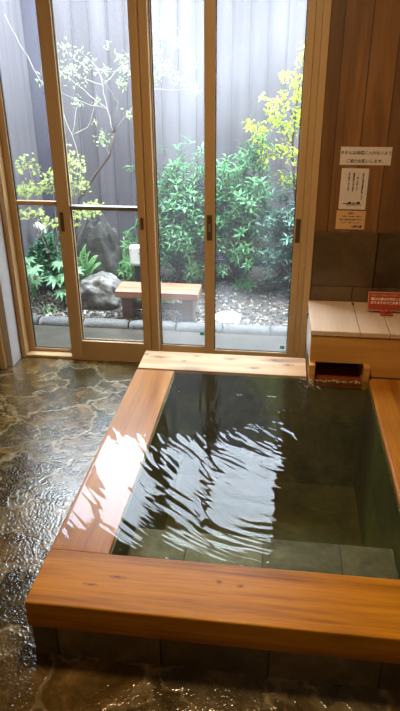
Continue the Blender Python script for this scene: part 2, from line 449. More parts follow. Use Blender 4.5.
M['glass_fog'] = glassmat('window_glass_misted', 0.004, 0.018, 0.066, 0.075)

# ------------------------------------------------------------------ dimensions
XLo, XLi, XRi, XRo = -0.668, -0.477, 0.465, 0.70
Yfo, Yfi, Ybi, Ybo = 1.217, 1.434, 2.712, 2.916
ZR = 0.21; ZB = 0.1155; ZW = 0.2085
YW = 3.188; YWALL = 3.16
XA, XB = -2.3, 1.05; YA = -1.7; ZC = 2.5
TUB_X1 = 0.90

# ------------------------------------------------------------------ room shell
mb = MB()
def quad(mb, x0, x1, y0, y1, z): mb.box(x0, x1, y0, y1, z - 0.05, z)
quad(mb, XA, XLo + 0.012, YA, 3.30, 0.0)
quad(mb, XLo + 0.012, XB, YA, Yfo + 0.012, 0.0)
quad(mb, XLo + 0.012, XB, Ybo - 0.012, 3.30, 0.0)
quad(mb, TUB_X1, XB, Yfo + 0.012, Ybo - 0.012, 0.0)
struct(mb.build('floor', M['floor']))
struct(MB().box(XA, XB, YA, 3.30, ZC, ZC + 0.08).build('ceiling', M['ceil_wood']))
WX0, WX1, WZ1 = -1.48, 0.178, 1.98
mb = MB(); mb.box(WX1 + 0.006, XB + 0.1, YWALL, 3.30, 0.0, ZC); mb.box(WX0, WX1 + 0.006, YWALL, 3.30, WZ1, ZC)
mb.box(XA - 0.1, WX0, 3.175, 3.30, 0.0, ZC)
struct(mb.build('wall_back', M['wall_wood']))
struct(MB().box(XA - 0.1, XA, YA, 3.30, 0.0, ZC).build('wall_left', M['plaster']))
struct(MB().box(XB, XB + 0.1, YA, YWALL, 0.0, ZC).build('wall_right', M['side_wood']))
struct(MB().box(XA - 0.1, XB + 0.1, YA - 0.1, YA, 0.0, ZC).build('wall_front', M['side_wood']))
# plaster return and post left of the glass doors
struct(MB().box(-1.545, WX0 - 0.002, 3.05, 3.176, 0.0, ZC).build('wall_return', M['plaster'], bevel=0.004))
struct(MB().box(-1.543, -1.512, 3.01, 3.049, 0.0, ZC).build('trim_1', M['frame'], bevel=0.004))
struct(MB().box(XA + 0.001, -1.547, 3.06, 3.174, 0.0, ZC).build('wall_partition', M['dark_wood']))
# slate dado under the planks
mb = MB(); 
for (x0, x1) in ((0.186, 0.4985), (0.501, 0.824), (0.826, XB - 0.001)):
    mb.box(x0, x1, 3.148, YWALL - 0.0005, 0.527, 0.812)
for (x0, x1) in ((0.186, 0.3985), (0.401, 0.724), (0.726, XB - 0.001)):
    mb.box(x0, x1, 3.148, YWALL - 0.0005, 0.238, 0.525)
struct(mb.build('trim_2', M['tile_wall'], bevel=0.002))
# unseen eave outside, added to cut off sky light and its reflection
struct(MB().box(-2.6, 1.4, 3.31, 3.56, 2.03, 2.12).build('roof_eave', M['ceil_wood']))

# ------------------------------------------------------------------ window wall: fixed frame, two glazed doors, two sashes
fr = struct_root('trim_3', (-0.65, 3.2, 0))
MB().box(WX0, -1.454, 3.145, 3.26, 0.0, WZ1).build('frame_jamb', M['frame'], fr, bevel=0.003)
MB().box(0.121, 0.149, 3.165, 3.26, 0.0, WZ1).build('frame_jamb', M['frame'], fr)
MB().box(0.1495, WX1 + 0.004, 3.115, 3.26, 0.0, WZ1).build('frame_bead', M['frame'], fr)
MB().box(-1.454, 0.121, 3.145, 3.26, 1.94, WZ1).build('frame_head', M['frame_x'], fr, bevel=0.003)
MB().box(-1.454, 0.121, 3.152, 3.26, 0.0, 0.018).build('sill', M['frame_x'], fr, bevel=0.002)
MB().box(-0.70, 0.121, 3.16, 3.26, 0.018, 0.054).build('sill_riser', M['frame_x'], fr, bevel=0.002)
MB().box(-0.692, -0.650, 3.168, 3.26, 0.018, 1.94).build('mullion', M['frame'], fr, bevel=0.003)

def leaf_panel(name, x0, x1, sl, sr, y0, y1, zb, zgb, glass, midrail=None, gas_left=False):
    r = struct_root(name, ((x0 + x1) / 2, (y0 + y1) / 2, zb))
    MB().box(x0, x0 + sl, y0, y1, zb, 1.938).build('stile', M['frame'], r, bevel=0.003)
    MB().box(x1 - sr, x1, y0, y1, zb, 1.938).build('stile', M['frame'], r, bevel=0.003)
    MB().box(x0 + sl, x1 - sr, y0 + .002, y1 - .002, zb, zgb).build('bottom_rail', M['frame_x'], r, bevel=0.003)
    MB().box(x0 + sl, x1 - sr, y0 + .002, y1 - .002, 1.90, 1.938).build('top_rail', M['frame_x'], r, bevel=0.003)
    yc = (y0 + y1) / 2
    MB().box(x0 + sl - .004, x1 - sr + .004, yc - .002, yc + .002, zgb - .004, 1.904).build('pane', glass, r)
    g = MB(); w = 0.004
    for (a, b) in ((x0 + sl, x0 + sl + w), (x1 - sr - w, x1 - sr)): g.box(a, b, yc - .006, yc + .006, zgb, 1.90)
    g.box(x0 + sl + w, x1 - sr - w, yc - .006, yc + .006, zgb, zgb + w)
    g.build('gasket', M['gasket'], r)
    if midrail:
        MB().box(x0 + sl, x1 - sr, y0 + .004, y1 - .004, *midrail[:2]).build('middle_rail', midrail[2], r, bevel=0.002)
    return r
def pull(r, x, y, z0, z1, w=0.012, lock=False):
    h = MB(); e = 0.002
    h.box(x - w, x - w + e * 1.5, y - .003, y, z0, z1); h.box(x + w - e * 1.5, x + w, y - .003, y, z0, z1)
    h.box(x - w, x + w, y - .003, y, z0 - e, z0); h.box(x - w, x + w, y - .003, y, z1, z1 + e)
    hh = h.build('handle', M['bronze'], r)
    MB().box(x - w + .003, x + w - .003, y - .0012, y - .0002, z0, z1).build('recess', M['recess'], r)
    if lock:
        MB().box(x - .005, x + .005, y - .007, y, (z0 + z1) / 2 - .02, (z0 + z1) / 2 + .02).build('latch', M['metal'], r, bevel=.002)
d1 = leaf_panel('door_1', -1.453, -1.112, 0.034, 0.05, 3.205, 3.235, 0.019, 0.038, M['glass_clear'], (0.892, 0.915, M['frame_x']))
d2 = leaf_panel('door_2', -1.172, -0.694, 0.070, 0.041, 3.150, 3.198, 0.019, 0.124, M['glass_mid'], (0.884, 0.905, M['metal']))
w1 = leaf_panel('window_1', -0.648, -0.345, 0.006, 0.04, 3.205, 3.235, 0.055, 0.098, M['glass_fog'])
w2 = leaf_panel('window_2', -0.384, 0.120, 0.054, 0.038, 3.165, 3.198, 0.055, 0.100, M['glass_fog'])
pull(d2, -1.148, 3.150, 0.77, 0.87, 0.010)
pull(d2, -0.713, 3.150, 0.79, 0.85, 0.008)
pull(w2, -0.357, 3.165, 0.74, 0.87, 0.014, True)
pull(w2, 0.101, 3.165, 0.74, 0.86, 0.012)
for r, x, z in ((w1, -0.405, 0.175), (w2, 0.055, 0.13)):
    yy = 3.2175 if r is w1 else 3.1785
    MB().box(x - .012, x + .012, yy, yy + .0012, z - .010, z + .010).build('sticker', M['teal'], r, bevel=.0004)

for r in (fr, d1, d2, w1, w2): r.location.y += 0.034

# ------------------------------------------------------------------ the bath
bath = thing('sunken_bath', (0.0, 2.0, 0.0), 'square sunken bath with orange timber rim on a dark stone base', 'bath')
MB().box(XLo, TUB_X1 + .02, Yfo, Yfi, ZB, ZR + 0.002).build('front_rim', M['hinoki'], bath, bevel=0.005)
lr = MB().box(XLo, XLi, Yfi + .0025, Ybi - .0025, ZB, ZR - 0.0035).build('left_rim', M['hinoki_y'], bath, bevel=0.004)
MB().box(XLo + .004, 0.172, Ybi, Ybo, ZB, ZR + 0.003).build('back_rim', M['hinoki_pale'], bath, bevel=0.004)
MB().box(XRi, XRo, Yfi + .0025, 2.738, ZB, ZR + 0.001).build('right_rim', M['hinoki_y'], bath, bevel=0.012, segs=3)
mb = MB(); i = 0.008; zb = -0.50
mb.box(XLo + i, TUB_X1, Yfo + i, Yfi, zb, ZB - .0005)
mb.box(XLo + i, XLi, Yfi, Ybi, zb, ZB - .0005)
mb.box(XLo + i, TUB_X1, Ybi, Ybo - i, zb, ZB - .0005)
mb.box(XRi, TUB_X1, Yfi, Ybi, zb, ZB - .0005)
mb.build('stone_base', M['base_stone'], bath, bevel=0.003)
mb = MB(); t_ = 0.006; SXL = 0.179
mb.box(XLi, XRi, Yfi, Ybi, -0.50, -0.42)
mb.box(XLi, XLi + t_, Yfi, Ybi, -0.42, 0.196); mb.box(XRi - t_, XRi, Yfi, Ybi, -0.42, 0.196)
mb.box(XLi + t_, XRi - t_, Ybi - t_, Ybi, -0.42, 0.158); mb.box(XLi + t_, SXL, Ybi - t_, Ybi, 0.158, 0.196)
mb.build('inner_lining', M['tub_stone'], bath)
MB().box(XLi + t_, XRi - t_, Yfi, 1.755, -0.42, 0.04).build('inner_step', M['bench_stone'], bath, bevel=0.006)

# water with ring ripples spreading from the spout
def vnoise(x, y, seed):
    rng = np.random.RandomState(seed); T = rng.rand(64, 64)
    xi = np.floor(x).astype(int); yi = np.floor(y).astype(int); fx = x - xi; fy = y - yi
    fx = fx * fx * fx * (fx * (fx * 6 - 15) + 10); fy = fy * fy * fy * (fy * (fy * 6 - 15) + 10)
    g = lambda a, b: T[a % 64, b % 64]
    return (g(xi, yi) * (1 - fx) + g(xi + 1, yi) * fx) * (1 - fy) + (g(xi, yi + 1) * (1 - fx) + g(xi + 1, yi + 1) * fx) * fy - 0.5
def ripple(x, y):
    dx = x - 0.30; dy = y - 2.50
    r = np.sqrt(dx * dx + dy * dy); a = np.arctan2(dy, dx)
    u = r; v = a * 0.9
    w1 = vnoise(u * 6, v * 5, 1); w2 = vnoise(u * 15, v * 9, 2)
    amp = 0.35 + 1.1 * (vnoise(u * 10, v * 5, 3) + 0.5)
    att = np.clip(r / 0.15, 0.5, 1) * (1 / (1 + 0.35 * r))
    h = 0.00013 * amp * np.sin(2 * np.pi * r / 0.032 + 10.0 * w1 + 4.0 * w2)
    amp2 = np.clip(vnoise(u * 14, v * 7, 4) + 0.45, 0, 1)
    h += 0.00008 * amp2 * np.sin(2 * np.pi * r / 0.017 + 10.0 * w1 + 5 * w2 + 1.0)
    h += 0.00125 * vnoise(u * 42 + 2.5 * w1, v * 6, 5) + 0.0006 * vnoise(u * 80 + 3 * w2, v * 13, 9) + 0.0026 * np.clip((2.45 - y) / 0.5, 0.25, 1) * vnoise(x * 9, y * 9, 6)
    near = np.exp(-(r / 0.2) ** 2)
    h += near * 0.0022 * vnoise(x * 60, y * 60, 8)
    return h * att
wx0, wx1, wy0, wy1 = XLo + 0.002, XRi - 0.001, Yfi + 0.001, Ybi - 0.001
nx, ny = 360, 410
gx, gy = np.meshgrid(np.linspace(wx0, wx1, nx), np.linspace(wy0, wy1, ny))
hz = ripple(gx, gy)
film = np.clip((XLi - gx) / 0.03, 0, 1)
edge = np.clip((gx - wx0) / 0.008, 0, 1)
hz = hz * (1 - 0.45 * film)
gz = ZW + 0.0005 * film + hz - (1 - edge) * 0.0025
verts = np.stack([gx - 0.0, gy - 2.0, gz - ZW], -1).reshape(-1, 3)
idx = np.arange(nx * ny).reshape(ny, nx)
faces = np.stack([idx[:-1, :-1], idx[:-1, 1:], idx[1:, 1:], idx[1:, :-1]], -1).reshape(-1, 4)
me = bpy.data.meshes.new('bath_water'); me.from_pydata(verts.tolist(), [], faces.tolist())
me.materials.append(M['water']); me.materials.append(M['film'])
cx = (gx[:-1, :-1] + gx[:-1, 1:]) / 2
me.polygons.foreach_set('material_index', (cx.reshape(-1) < XLi).astype(int))
me.polygons.foreach_set('use_smooth', [True] * len(me.polygons)); me.update()
wat = bpy.data.objects.new('bath_water', me); COL.objects.link(wat); wat.location = (0, 2.0, ZW)
tag(wat, 'rippling clear bath water brimming over the left timber rim', 'water')

# ------------------------------------------------------------------ spout box
BX0, BX1, BY0, BY1, BZ = 0.180, XB - 0.004, 2.735, 3.146, 0.445
box = thing('spout_box', (0.6, 2.95, 0.0), 'pale timber hot-spring box with plank lid and spout beside the window', 'box')
SX0, SX1, SZ0, SZ1 = 0.209, 0.436, 0.186, 0.280
mb = MB(); y0, y1 = BY0 + 0.006, BY0 + 0.030
mb.box(BX0 + .003, BX1, y0, y1, SZ1, BZ - 0.0255)
mb.box(SX1, BX1, y0, y1, ZR + 0.0035, SZ1); mb.box(BX0 + .003, SX0, y0, y1, ZR + .0035, SZ1)
mb.build('front_panel', M['box_wood'], box)
MB().box(BX0, BX0 + .024, y1, BY1, ZR + 0.0035, BZ - .0255).build('side_panel', M['side_board'], box, bevel=.002)
mb = MB().box(BX0 + 0.0, BX1, Ybo + .002, BY1, 0.0, ZR); mb.box(0.468, BX1, 2.742, Ybo + .002, ZB + .001, ZR + .003)
mb.build('plinth', M['base_stone'], box)
for a, b in ((BX0 - .003, 0.4045), (0.407, 0.541), (0.5435, 0.78), (0.7825, BX1)):
    MB().box(a, b, BY0, BY1, BZ - 0.025, BZ).build('lid_board', M['lid_wood'], box, bevel=0.003)
for x in (0.406, 0.542):
    n = MB().lathe([(0.009, 0.0005), (0.009, 0.0012)], (x, BY1 - 0.035, BZ), 16); n.build('finger_notch', M['gasket'], box)
hk = MB(); pts = []
for k in range(13):
    a = math.radians(-60 + 300 * k / 12); pts.append((BX0 - 0.006, 3.085 + 0.012 * math.cos(a), 0.375 + 0.012 * math.sin(a)))
hk.tube(pts, 0.0022, 6); hk.tube([(BX0 - .008, 3.085, 0.388), (BX0 + .004, 3.085, 0.388)], 0.003, 6)
hk.build('ring_hook', M['black'], box, smooth=True)
sp = MB(); sp.box(BX0 + .0, SX0, 2.700, BY0 + 0.2, 0.160, SZ1 - .0005); 
sp.build('spout_cheek', M['box_wood'], box, bevel=.003)
sp = MB(); sp.box(SX1, 0.466, 2.700, BY0 + 0.2, 0.160, SZ1 - .0005); sp.build('spout_cheek', M['box_wood'], box, bevel=.003)
sp = MB(); sp.box(SX0, SX1, 2.704, BY0 + 0.2, 0.165, SZ0); sp.build('spout_bed', M['spout_in'], box)
sp = MB(); sp.box(SX0, SX1, BY0 + 0.19, BY0 + 0.2, SZ0, SZ1); sp.build('spout_back', M['spout_in'], box)
sp = MB(); sp.box(SX0, SX1, BY0 + .03, BY0 + 0.2, SZ1 - .0005, SZ1 + .01); sp.build('spout_roof', M['spout_in'], box)

# hot water running out over the spout bed
mb = MB(); n1, n2 = 40, 30; vs = []; fs = []
for j in range(n2 + 1):
    for i_ in range(n1 + 1):
        x = SX0 + .001 + (SX1 - SX0 - .002) * i_ / n1; tt = j / n2
        y = BY0 + 0.18 - tt * 0.225
        z = SZ0 + 0.006 + 0.004 * mnoise.noise((x * 60, y * 25, 0.3)) * min(1, tt * 2)
        if tt > 0.9: z -= (tt - 0.9) * 0.1
        vs.append((x, y, z))
for j in range(n2):
    for i_ in range(n1):
        a = j * (n1 + 1) + i_; fs.append((a, a + n1 + 1, a + n1 + 2, a + 1))
mb.add(vs, fs)
tag(mb.build('running_water', M['film'], smooth=True), 'thin stream of water running out of the timber spout', 'water', kind='stuff')
mb = MB(); rr = random.Random(4)
def bub(mb, c, r):
    bm = bmesh.new(); bmesh.ops.create_icosphere(bm, subdivisions=1, radius=r)
    bm.verts.index_update()
    mb.add([(v.co + Vector(c))[:] for v in bm.verts], [tuple(v.index for v in f.verts) for f in bm.faces]); bm.free()
for k in range(70):
    x = SX0 + .006 + rr.random() * (SX1 - SX0 - .012); y = 2.704 + rr.random() ** 2 * .02
    bub(mb, (x, y, SZ0 + .006 + rr.random() * .004), 0.002 + rr.random() * 0.0032)
for k in range(26):
    a = rr.uniform(math.pi * .9, math.pi * 1.6); r = rr.uniform(0.0, 0.16)
    x, y = 0.21 + r * math.cos(a) * .5, 2.69 + r * math.sin(a) * .6
    bub(mb, (x, y, ZW + .0005), 0.0014 + rr.random() * 0.002)
tag(mb.build('foam', M['foam'], smooth=True), 'white bubbles and splashes at the mouth of the spout', 'foam', kind='stuff')

# ------------------------------------------------------------------ writing
def text_mesh(name, s, size, mat, parent, loc, rot=(math.pi / 2, 0, 0), align='LEFT', depth=0.0003, spacing=1.0, shear=0.0, bold=0.0):
    cu = bpy.data.curves.new(name, 'FONT'); cu.body = s; cu.size = size; cu.align_x = align; cu.align_y = 'CENTER'
    cu.extrude = depth; cu.space_character = spacing; cu.resolution_u = 2; cu.shear = shear; cu.offset = bold
    tmp = bpy.data.objects.new(name, cu); COL.objects.link(tmp)
    dg = bpy.context.evaluated_depsgraph_get()
    me = bpy.data.meshes.new_from_object(tmp.evaluated_get(dg))
    bpy.data.objects.remove(tmp); bpy.data.curves.remove(cu)
    me.materials.clear(); me.materials.append(mat); me.name = name
    o = bpy.data.objects.new(name, me); COL.objects.link(o)
    o.parent = parent; o.location = Vector(loc) - wloc(parent); o.rotation_euler = rot
    return o
def vtext(s, size, mat, parent, x, y, ztop, step):
    """a column of upright characters, one mesh"""
    return text_mesh('lettering', '\n'.join(s), size, mat, parent, (x, y, ztop), align='CENTER')

def paper(x0, x1, z0, z1, mat, label, tilt=0.0):
    t = thing('notice_paper', ((x0 + x1) / 2, YWALL - 0.0006, z0), label, 'notice', 'paper notices on the plank wall')
    MB().box(x0, x1, YWALL - 0.0012, YWALL - 0.0003, z0, z1).build('sheet', mat, t)
    return t
PY = YWALL - 0.0015
p1 = paper(0.278, 0.517, 1.139, 1.222, M['paper'], 'wide white notice with two rows of black writing, topmost on the plank wall')
text_mesh('lettering', 'タオルは浴槽に入れないよう', 0.0185, M['ink'], p1, (0.398, PY, 1.194), align='CENTER', bold=0.0003)
text_mesh('lettering', 'ご協力お願いします。', 0.0185, M['ink'], p1, (0.400, PY, 1.156), align='CENTER', bold=0.0003)
p2 = paper(0.291, 0.421, 0.926, 1.123, M['paper'], 'tall white notice with upright columns of writing and a brushed signature')
def column(t, s, x, ztop, size, mat=None):
    cu_step = size * 1.02
    for k, ch in enumerate(s):
        pass
    o = text_mesh('lettering', '\n'.join(s), size, mat or M['ink'], t, (x, PY, ztop - size * 0.5), align='CENTER', bold=0.0002)
    # bring the column's top to ztop and close up its line spacing
    zs = [v.co.y for v in o.data.vertices]; hi, lo = max(zs), min(zs)
    target = cu_step * len(s)
    k = target / max(1e-6, hi - lo)
    for v in o.data.vertices: v.co.y = (v.co.y - hi) * k
    o.location = Vector((x, PY, ztop)) - wloc(t)
column(p2, '当館の温泉は源泉掛流しです', 0.397, 1.103, 0.0098)
column(p2, '（一部', 0.371, 1.103, 0.0098)
column(p2, '加', 0.371, 1.068, 0.0098, M['ink_red'])
column(p2, '温）です', 0.371, 1.055, 0.0098)
column(p2, '湯量調節の為お湯を', 0.352, 1.103, 0.0098)
column(p2, '足す事がございます', 0.330, 1.103, 0.0098)
text_mesh('signature', '一虎の湯、', 0.021, M['ink'], p2, (0.360, PY, 0.952), align='CENTER', shear=0.2, bold=0.0008)
p3 = paper(0.285, 0.427, 0.826, 0.919, M['paper_tan'], 'small tan notice with rows of writing, lowest on the plank wall')
text_mesh('lettering', 'お願い', 0.0115, M['ink'], p3, (0.356, PY, 0.906), align='CENTER', bold=0.0002)
text_mesh('lettering', '浴室内での石鹸のご使用は', 0.0078, M['ink'], p3, (0.360, PY, 0.890), align='CENTER')
text_mesh('lettering', '床が大変滑り易く危険ですので', 0.0078, M['ink'], p3, (0.357, PY, 0.874), align='CENTER', bold=0.0002)
text_mesh('lettering', 'お足元にご注意くださいませ', 0.0078, M['ink'], p3, (0.357, PY, 0.859), align='CENTER')
text_mesh('signature', '一虎の湯', 0.0140, M['ink'], p3, (0.385, PY, 0.840), align='CENTER', shear=0.2, bold=0.0004)

# red sign on the lid
SGX0, SGX1 = 0.463, 0.70
sg = thing('notice_sign', ((SGX0 + SGX1) / 2, 3.0, BZ), 'red plastic sign with pale lettering standing on the box lid', 'sign')
tilt = math.radians(-12)
def sgpt(x, u, d=0.0):   # u up the board, d out of it
    return (x, 3.0 + math.sin(-tilt) * u - d * math.cos(tilt), BZ + 0.014 + math.cos(tilt) * u + 0 * d)
def sgbox(name, x0, x1, u0, u1, d0, d1, mat, bev=0.0):
    vs = [sgpt(x, u, d) for d in (d1, d0) for (x, u) in ((x0, u0), (x1, u0), (x1, u1), (x0, u1))]
    mb = MB().add(vs, [(0, 1, 2, 3), (7, 6, 5, 4), (0, 4, 5, 1), (1, 5, 6, 2), (2, 6, 7, 3), (3, 7, 4, 0)])
    return mb.build(name, mat, sg, bevel=bev)
sgbox('board', SGX0, SGX1, 0.0, 0.094, 0.0, 0.006, M['red_plastic'], 0.002)
b = MB()
fl = []
for (x0, x1, u0, u1) in ((SGX0 + .002, SGX1 - .002, .0, .0025), (SGX0 + .002, SGX1 - .002, .0905, .093), (SGX0 + .001, SGX0 + .0035, .0, .093), (SGX1 - .0035, SGX1 - .001, .0, .093)):
    sgbox('border', x0, x1, u0, u1, 0.0055, 0.0068, M['sign_pale'])
rot = (math.pi / 2 + tilt, 0, 0)
rx = (math.pi / 2 - (-tilt) * -1, 0, 0)
text_mesh('lettering', '温泉をご利用のお客様へのお願い', 0.0125, M['sign_pale'], sg, sgpt(SGX0 + .014, 0.077, 0.0066), (math.pi / 2 + tilt, 0, 0))
text_mesh('lettering', '湯口の湯は大変熱くなって', 0.0150, M['sign_white'], sg, sgpt(SGX0 + .014, 0.058, 0.0066), (math.pi / 2 + tilt, 0, 0), bold=0.0004)
text_mesh('lettering', 'おりますのでご注意下さい', 0.0150, M['sign_white'], sg, sgpt(SGX0 + .014, 0.039, 0.0066), (math.pi / 2 + tilt, 0, 0), bold=0.0004)
ft = MB(); 
ft.box(0.525, 0.585, 2.955, 3.012, BZ + .0003, BZ + .014); ft.build('foot', M['red_plastic'], sg, bevel=.005, segs=3)
kn = MB().lathe([(.012, .0), (.015, .004), (.015, .012), (.009, .018)], (0.555, 2.974, BZ + .013), 18); kn.build('foot_knob', M['red_plastic'], sg, smooth=True)

# ------------------------------------------------------------------ unseen ceiling lamps, added as warm fill light
dm = M['diffuser']; tt = dm.node_tree
for n_ in list(tt.nodes): tt.nodes.remove(n_)
oo = tt.nodes.new('ShaderNodeOutputMaterial'); em = tt.nodes.new('ShaderNodeEmission')
em.inputs[0].default_value = (*FILL_COL, 1); em.inputs[1].default_value = 2.0; tt.links.new(em.outputs[0], oo.inputs[0])
def fill_lamp(LX, LY, watts, col, label):
    lamp = thing('ceiling_lamp', (LX, LY, ZC - .09), label, 'lamp', 'round ceiling lamps')
    MB().lathe([(.17, .075), (.18, .0895)], (LX, LY, ZC - .09), 32).build('base', M['dark_wood'], lamp)
    MB().lathe([(.10, .006), (.15, .02), (.16, .05), (.16, .075)], (LX, LY, ZC - .09), 32).build('lamp_shade', dm, lamp, smooth=True)
    ld = bpy.data.lights.new('lamp_light', 'AREA'); ld.shape = 'DISK'; ld.size = 0.3; ld.energy = watts; ld.color = col
    lo_ = bpy.data.objects.new('lamp_light', ld); COL.objects.link(lo_); lo_.parent = lamp; lo_.location = (0, 0, -0.012)
fill_lamp(-0.2, 1.7, FILL_W, FILL_COL, 'round warm ceiling lamp above the bath, out of the picture')
fill_lamp(0.3, -0.7, FILL2_W, FILL_COL, 'round warm ceiling lamp over the floor nearest the viewer, out of the picture')

# ------------------------------------------------------------------ garden ground
struct(MB().box(-2.6, 1.4, 3.30, 3.70, -0.06, -0.015).build('ground_paving', M['concrete']))
mb = MB(); nxg, nyg = 60, 30; vs = []; fs = []
for j in range(nyg + 1):
    for i_ in range(nxg + 1):
        x = -2.6 + 4.0 * i_ / nxg; y = 3.70 + 1.6 * j / nyg
        vs.append((x, y, -0.03 + 0.02 * mnoise.noise((x * 3, y * 3, 0)) + (0.05 * max(0, y - 4.2))))
for j in range(nyg):
    for i_ in range(nxg):
        a = j * (nxg + 1) + i_; fs.append((a, a + 1, a + nxg + 2, a + nxg + 1))
mb.add(vs, fs); struct(mb.build('ground', M['soil'], smooth=True))
def gz(x, y): return -0.03 + 0.02 * mnoise.noise((x * 3, y * 3, 0)) + (0.05 * max(0, y - 4.2))
jn = [-1.96, -1.585, -1.275, -0.96, -0.64, -0.33, -0.02, 0.34]
cl = ['rounded grey curb stone at the far left end of the gravel bed edging',
      'rounded grey curb stone outside the narrow leftmost glass pane',
      'rounded grey curb stone in front of the mossy boulder',
      'rounded grey curb stone under the front edge of the garden bench',
      'rounded grey curb stone at the right end of the garden bench',
      'rounded grey curb stone behind the latched window stile',
      'rounded grey curb stone at the right end of the gravel bed edging']
for k in range(7):
    x0, x1 = jn[k] + .004, jn[k + 1] - .004
    mb = MB(); n = 12; vs = []; fs = []
    segs = 8
    for s_ in range(segs + 1):
        x = x0 + (x1 - x0) * s_ / segs; e = 1 - 0.12 * (abs(2 * s_ / segs - 1) ** 6)
        for q in range(n + 1):
            a = math.pi * q / n
            wob = 1 + 0.07 * mnoise.noise((x * 9, q * .4, k))
            vs.append((x, 3.765 - 0.055 * math.cos(a) * wob * e, -0.045 + 0.068 * math.sin(a) ** .7 * wob * e))
    for s_ in range(segs):
        for q in range(n):
            a = s_ * (n + 1) + q; fs.append((a, a + 1, a + n + 2, a + n + 1))
    fs.append(tuple(range(n + 1))); fs.append(tuple(reversed(range(segs * (n + 1), (segs + 1) * (n + 1)))))
    mb.add(vs, fs)
    tag(mb.build('curb_stone', M['curb'], smooth=True), cl[k], 'curb', 'curb stones edging the gravel bed')
# gravel (nobody could count it)
rr = random.Random(11); mb = MB()
bm = bmesh.new(); bmesh.ops.create_icosphere(bm, subdivisions=1, radius=1); bm.verts.index_update()
iv = [v.co.copy() for v in bm.verts]; iF = [tuple(v.index for v in f.verts) for f in bm.faces]; bm.free()
for k in range(3600):
    y = 3.825 + 0.95 * rr.random() ** 1.9; x = rr.uniform(-2.0, 0.75)
    if (x + 1.28) ** 2 / .04 + (y - 4.15) ** 2 / .02 < 1: continue
    s_ = rr.uniform(.008, .02); q = Matrix.Rotation(rr.random() * 6.3, 3, Vector((rr.random(), rr.random(), rr.random() + .1)).normalized())
    sc3 = Vector((s_, s_ * rr.uniform(.6, .9), s_ * rr.uniform(.45, .7))); z = gz(x, y) + .004 + rr.random() * .008
    mb.add([(q @ Vector((p.x * sc3.x, p.y * sc3.y, p.z * sc3.z))) + Vector((x, y, z)) for p in iv], iF)
tag(mb.build('gravel', M['pebble'], smooth=True), 'white and brown pebble gravel covering the garden bed', 'gravel', kind='stuff')
st = MB().lathe([(.085, -.02), (.095, .0), (.09, .022), (.07, .028)], (-0.318, 3.97, gz(-.318, 3.97) + .01), 28)  # pale disc modelled in place of a soft white glare spot
tag(st.build('stepping_stone', M['pale_stone'], smooth=True), 'pale round stepping stone on the gravel right of the bench', 'stone')

# ------------------------------------------------------------------ fences
FT = 2.2
f1 = thing('board_fence', (-0.3, 5.13, -0.1), 'tall grey board fence standing behind all the shrubs', 'fence')
MB().box(-1.83, 1.5, 5.11, 5.14, -0.1, FT).build('boards', M['fence'], f1)
mb = MB()
for k in range(-13, 12):
    x = k * 0.135
    if x > -1.82: mb.box(x - .004, x + .012, 5.104, 5.11, -0.08, FT - .01)
mb.build('battens', M['fence'], f1)
MB().box(-1.83, 1.5, 5.10, 5.15, FT, FT + .03).build('cap_rail', M['fence_post'], f1)
MB().box(-1.83, 1.5, 5.085, 5.1035, -0.1, 0.06).build('kickboard', M['fence_post'], f1)
f2 = thing('return_fence', (-2.0, 4.3, -0.1), 'grey board side fence running from the corner post towards the house', 'fence')
MB().box(-2.02, -1.986, 3.31, 5.16, -0.1, FT).build('boards', M['fence_y'], f2)
MB().box(-2.03, -1.98, 3.31, 5.08, FT, FT + .03).build('cap_rail', M['fence_post'], f2)
MB().box(-1.985, -1.832, 5.085, 5.16, -0.1, FT + .02).build('corner_post', M['fence_post'], f2, bevel=.004)

f3 = thing('side_fence', (1.34, 4.3, -0.1), 'grey board side fence closing the garden beyond the right window jamb', 'fence')  # unseen fence, added to keep sky light out from the right
MB().box(1.33, 1.36, 3.31, 5.10, -0.1, FT).build('boards', M['fence_y'], f3)
MB().box(1.32, 1.37, 3.31, 5.095, FT, FT + .03).build('cap_rail', M['fence_post'], f3)

# ------------------------------------------------------------------ garden furniture and fittings
bn = thing('garden_bench', (-0.78, 3.98, gz(-.78, 3.98)), 'low reddish timber bench on the gravel outside the glass', 'bench')
BXa, BXb, BYa, BYb, BT = -1.07, -0.505, 3.845, 4.05, 0.197
for (a, b) in ((BYa, BYa + .101), (BYa + .104, BYb)):
    MB().box(BXa, BXb, a, b, BT - .048, BT).build('seat_plank', M['bench'], bn, bevel=.005)
for x in (BXa + .035, BXb - .115):
    MB().box(x, x + .075, BYa + .03, BYb - .03, gz(x, 3.9) - .01, BT - .0485).build('leg', M['bench_leg'], bn, bevel=.003)
MB().box(BXa + .11, BXb - .115, 3.955, 3.985, 0.03, 0.075).build('stretcher', M['bench_leg'], bn, bevel=.003)
# white spotlight on a post
a = at(40, 229, 4.7)
sl = thing('garden_spotlight', (a.x, a.y, gz(a.x, a.y)), 'white headed garden spotlight on a black stake by the corner of the fence', 'lamp')
MB().tube([(a.x + .025, a.y + .01, gz(a.x, a.y) - .01), (a.x + .025, a.y + .01, a.z - .02)], .014, 10).build('stake', M['black'], sl, smooth=True)
h = MB().tube([(a.x - .02, a.y - .03, a.z + .045), (a.x - .005, a.y - .015, a.z + .02), (a.x + .022, a.y + .01, a.z - .025), (a.x + .028, a.y + .014, a.z - .04)], [.026, .034, .036, .028], 14)
h.build('lamp_head', M['white_plastic'], sl, smooth=True)
MB().tube([(a.x + .028, a.y + .012, a.z - .10), (a.x + .028, a.y + .012, a.z - .03)], .024, 12).build('lamp_socket', M['black'], sl, smooth=True)
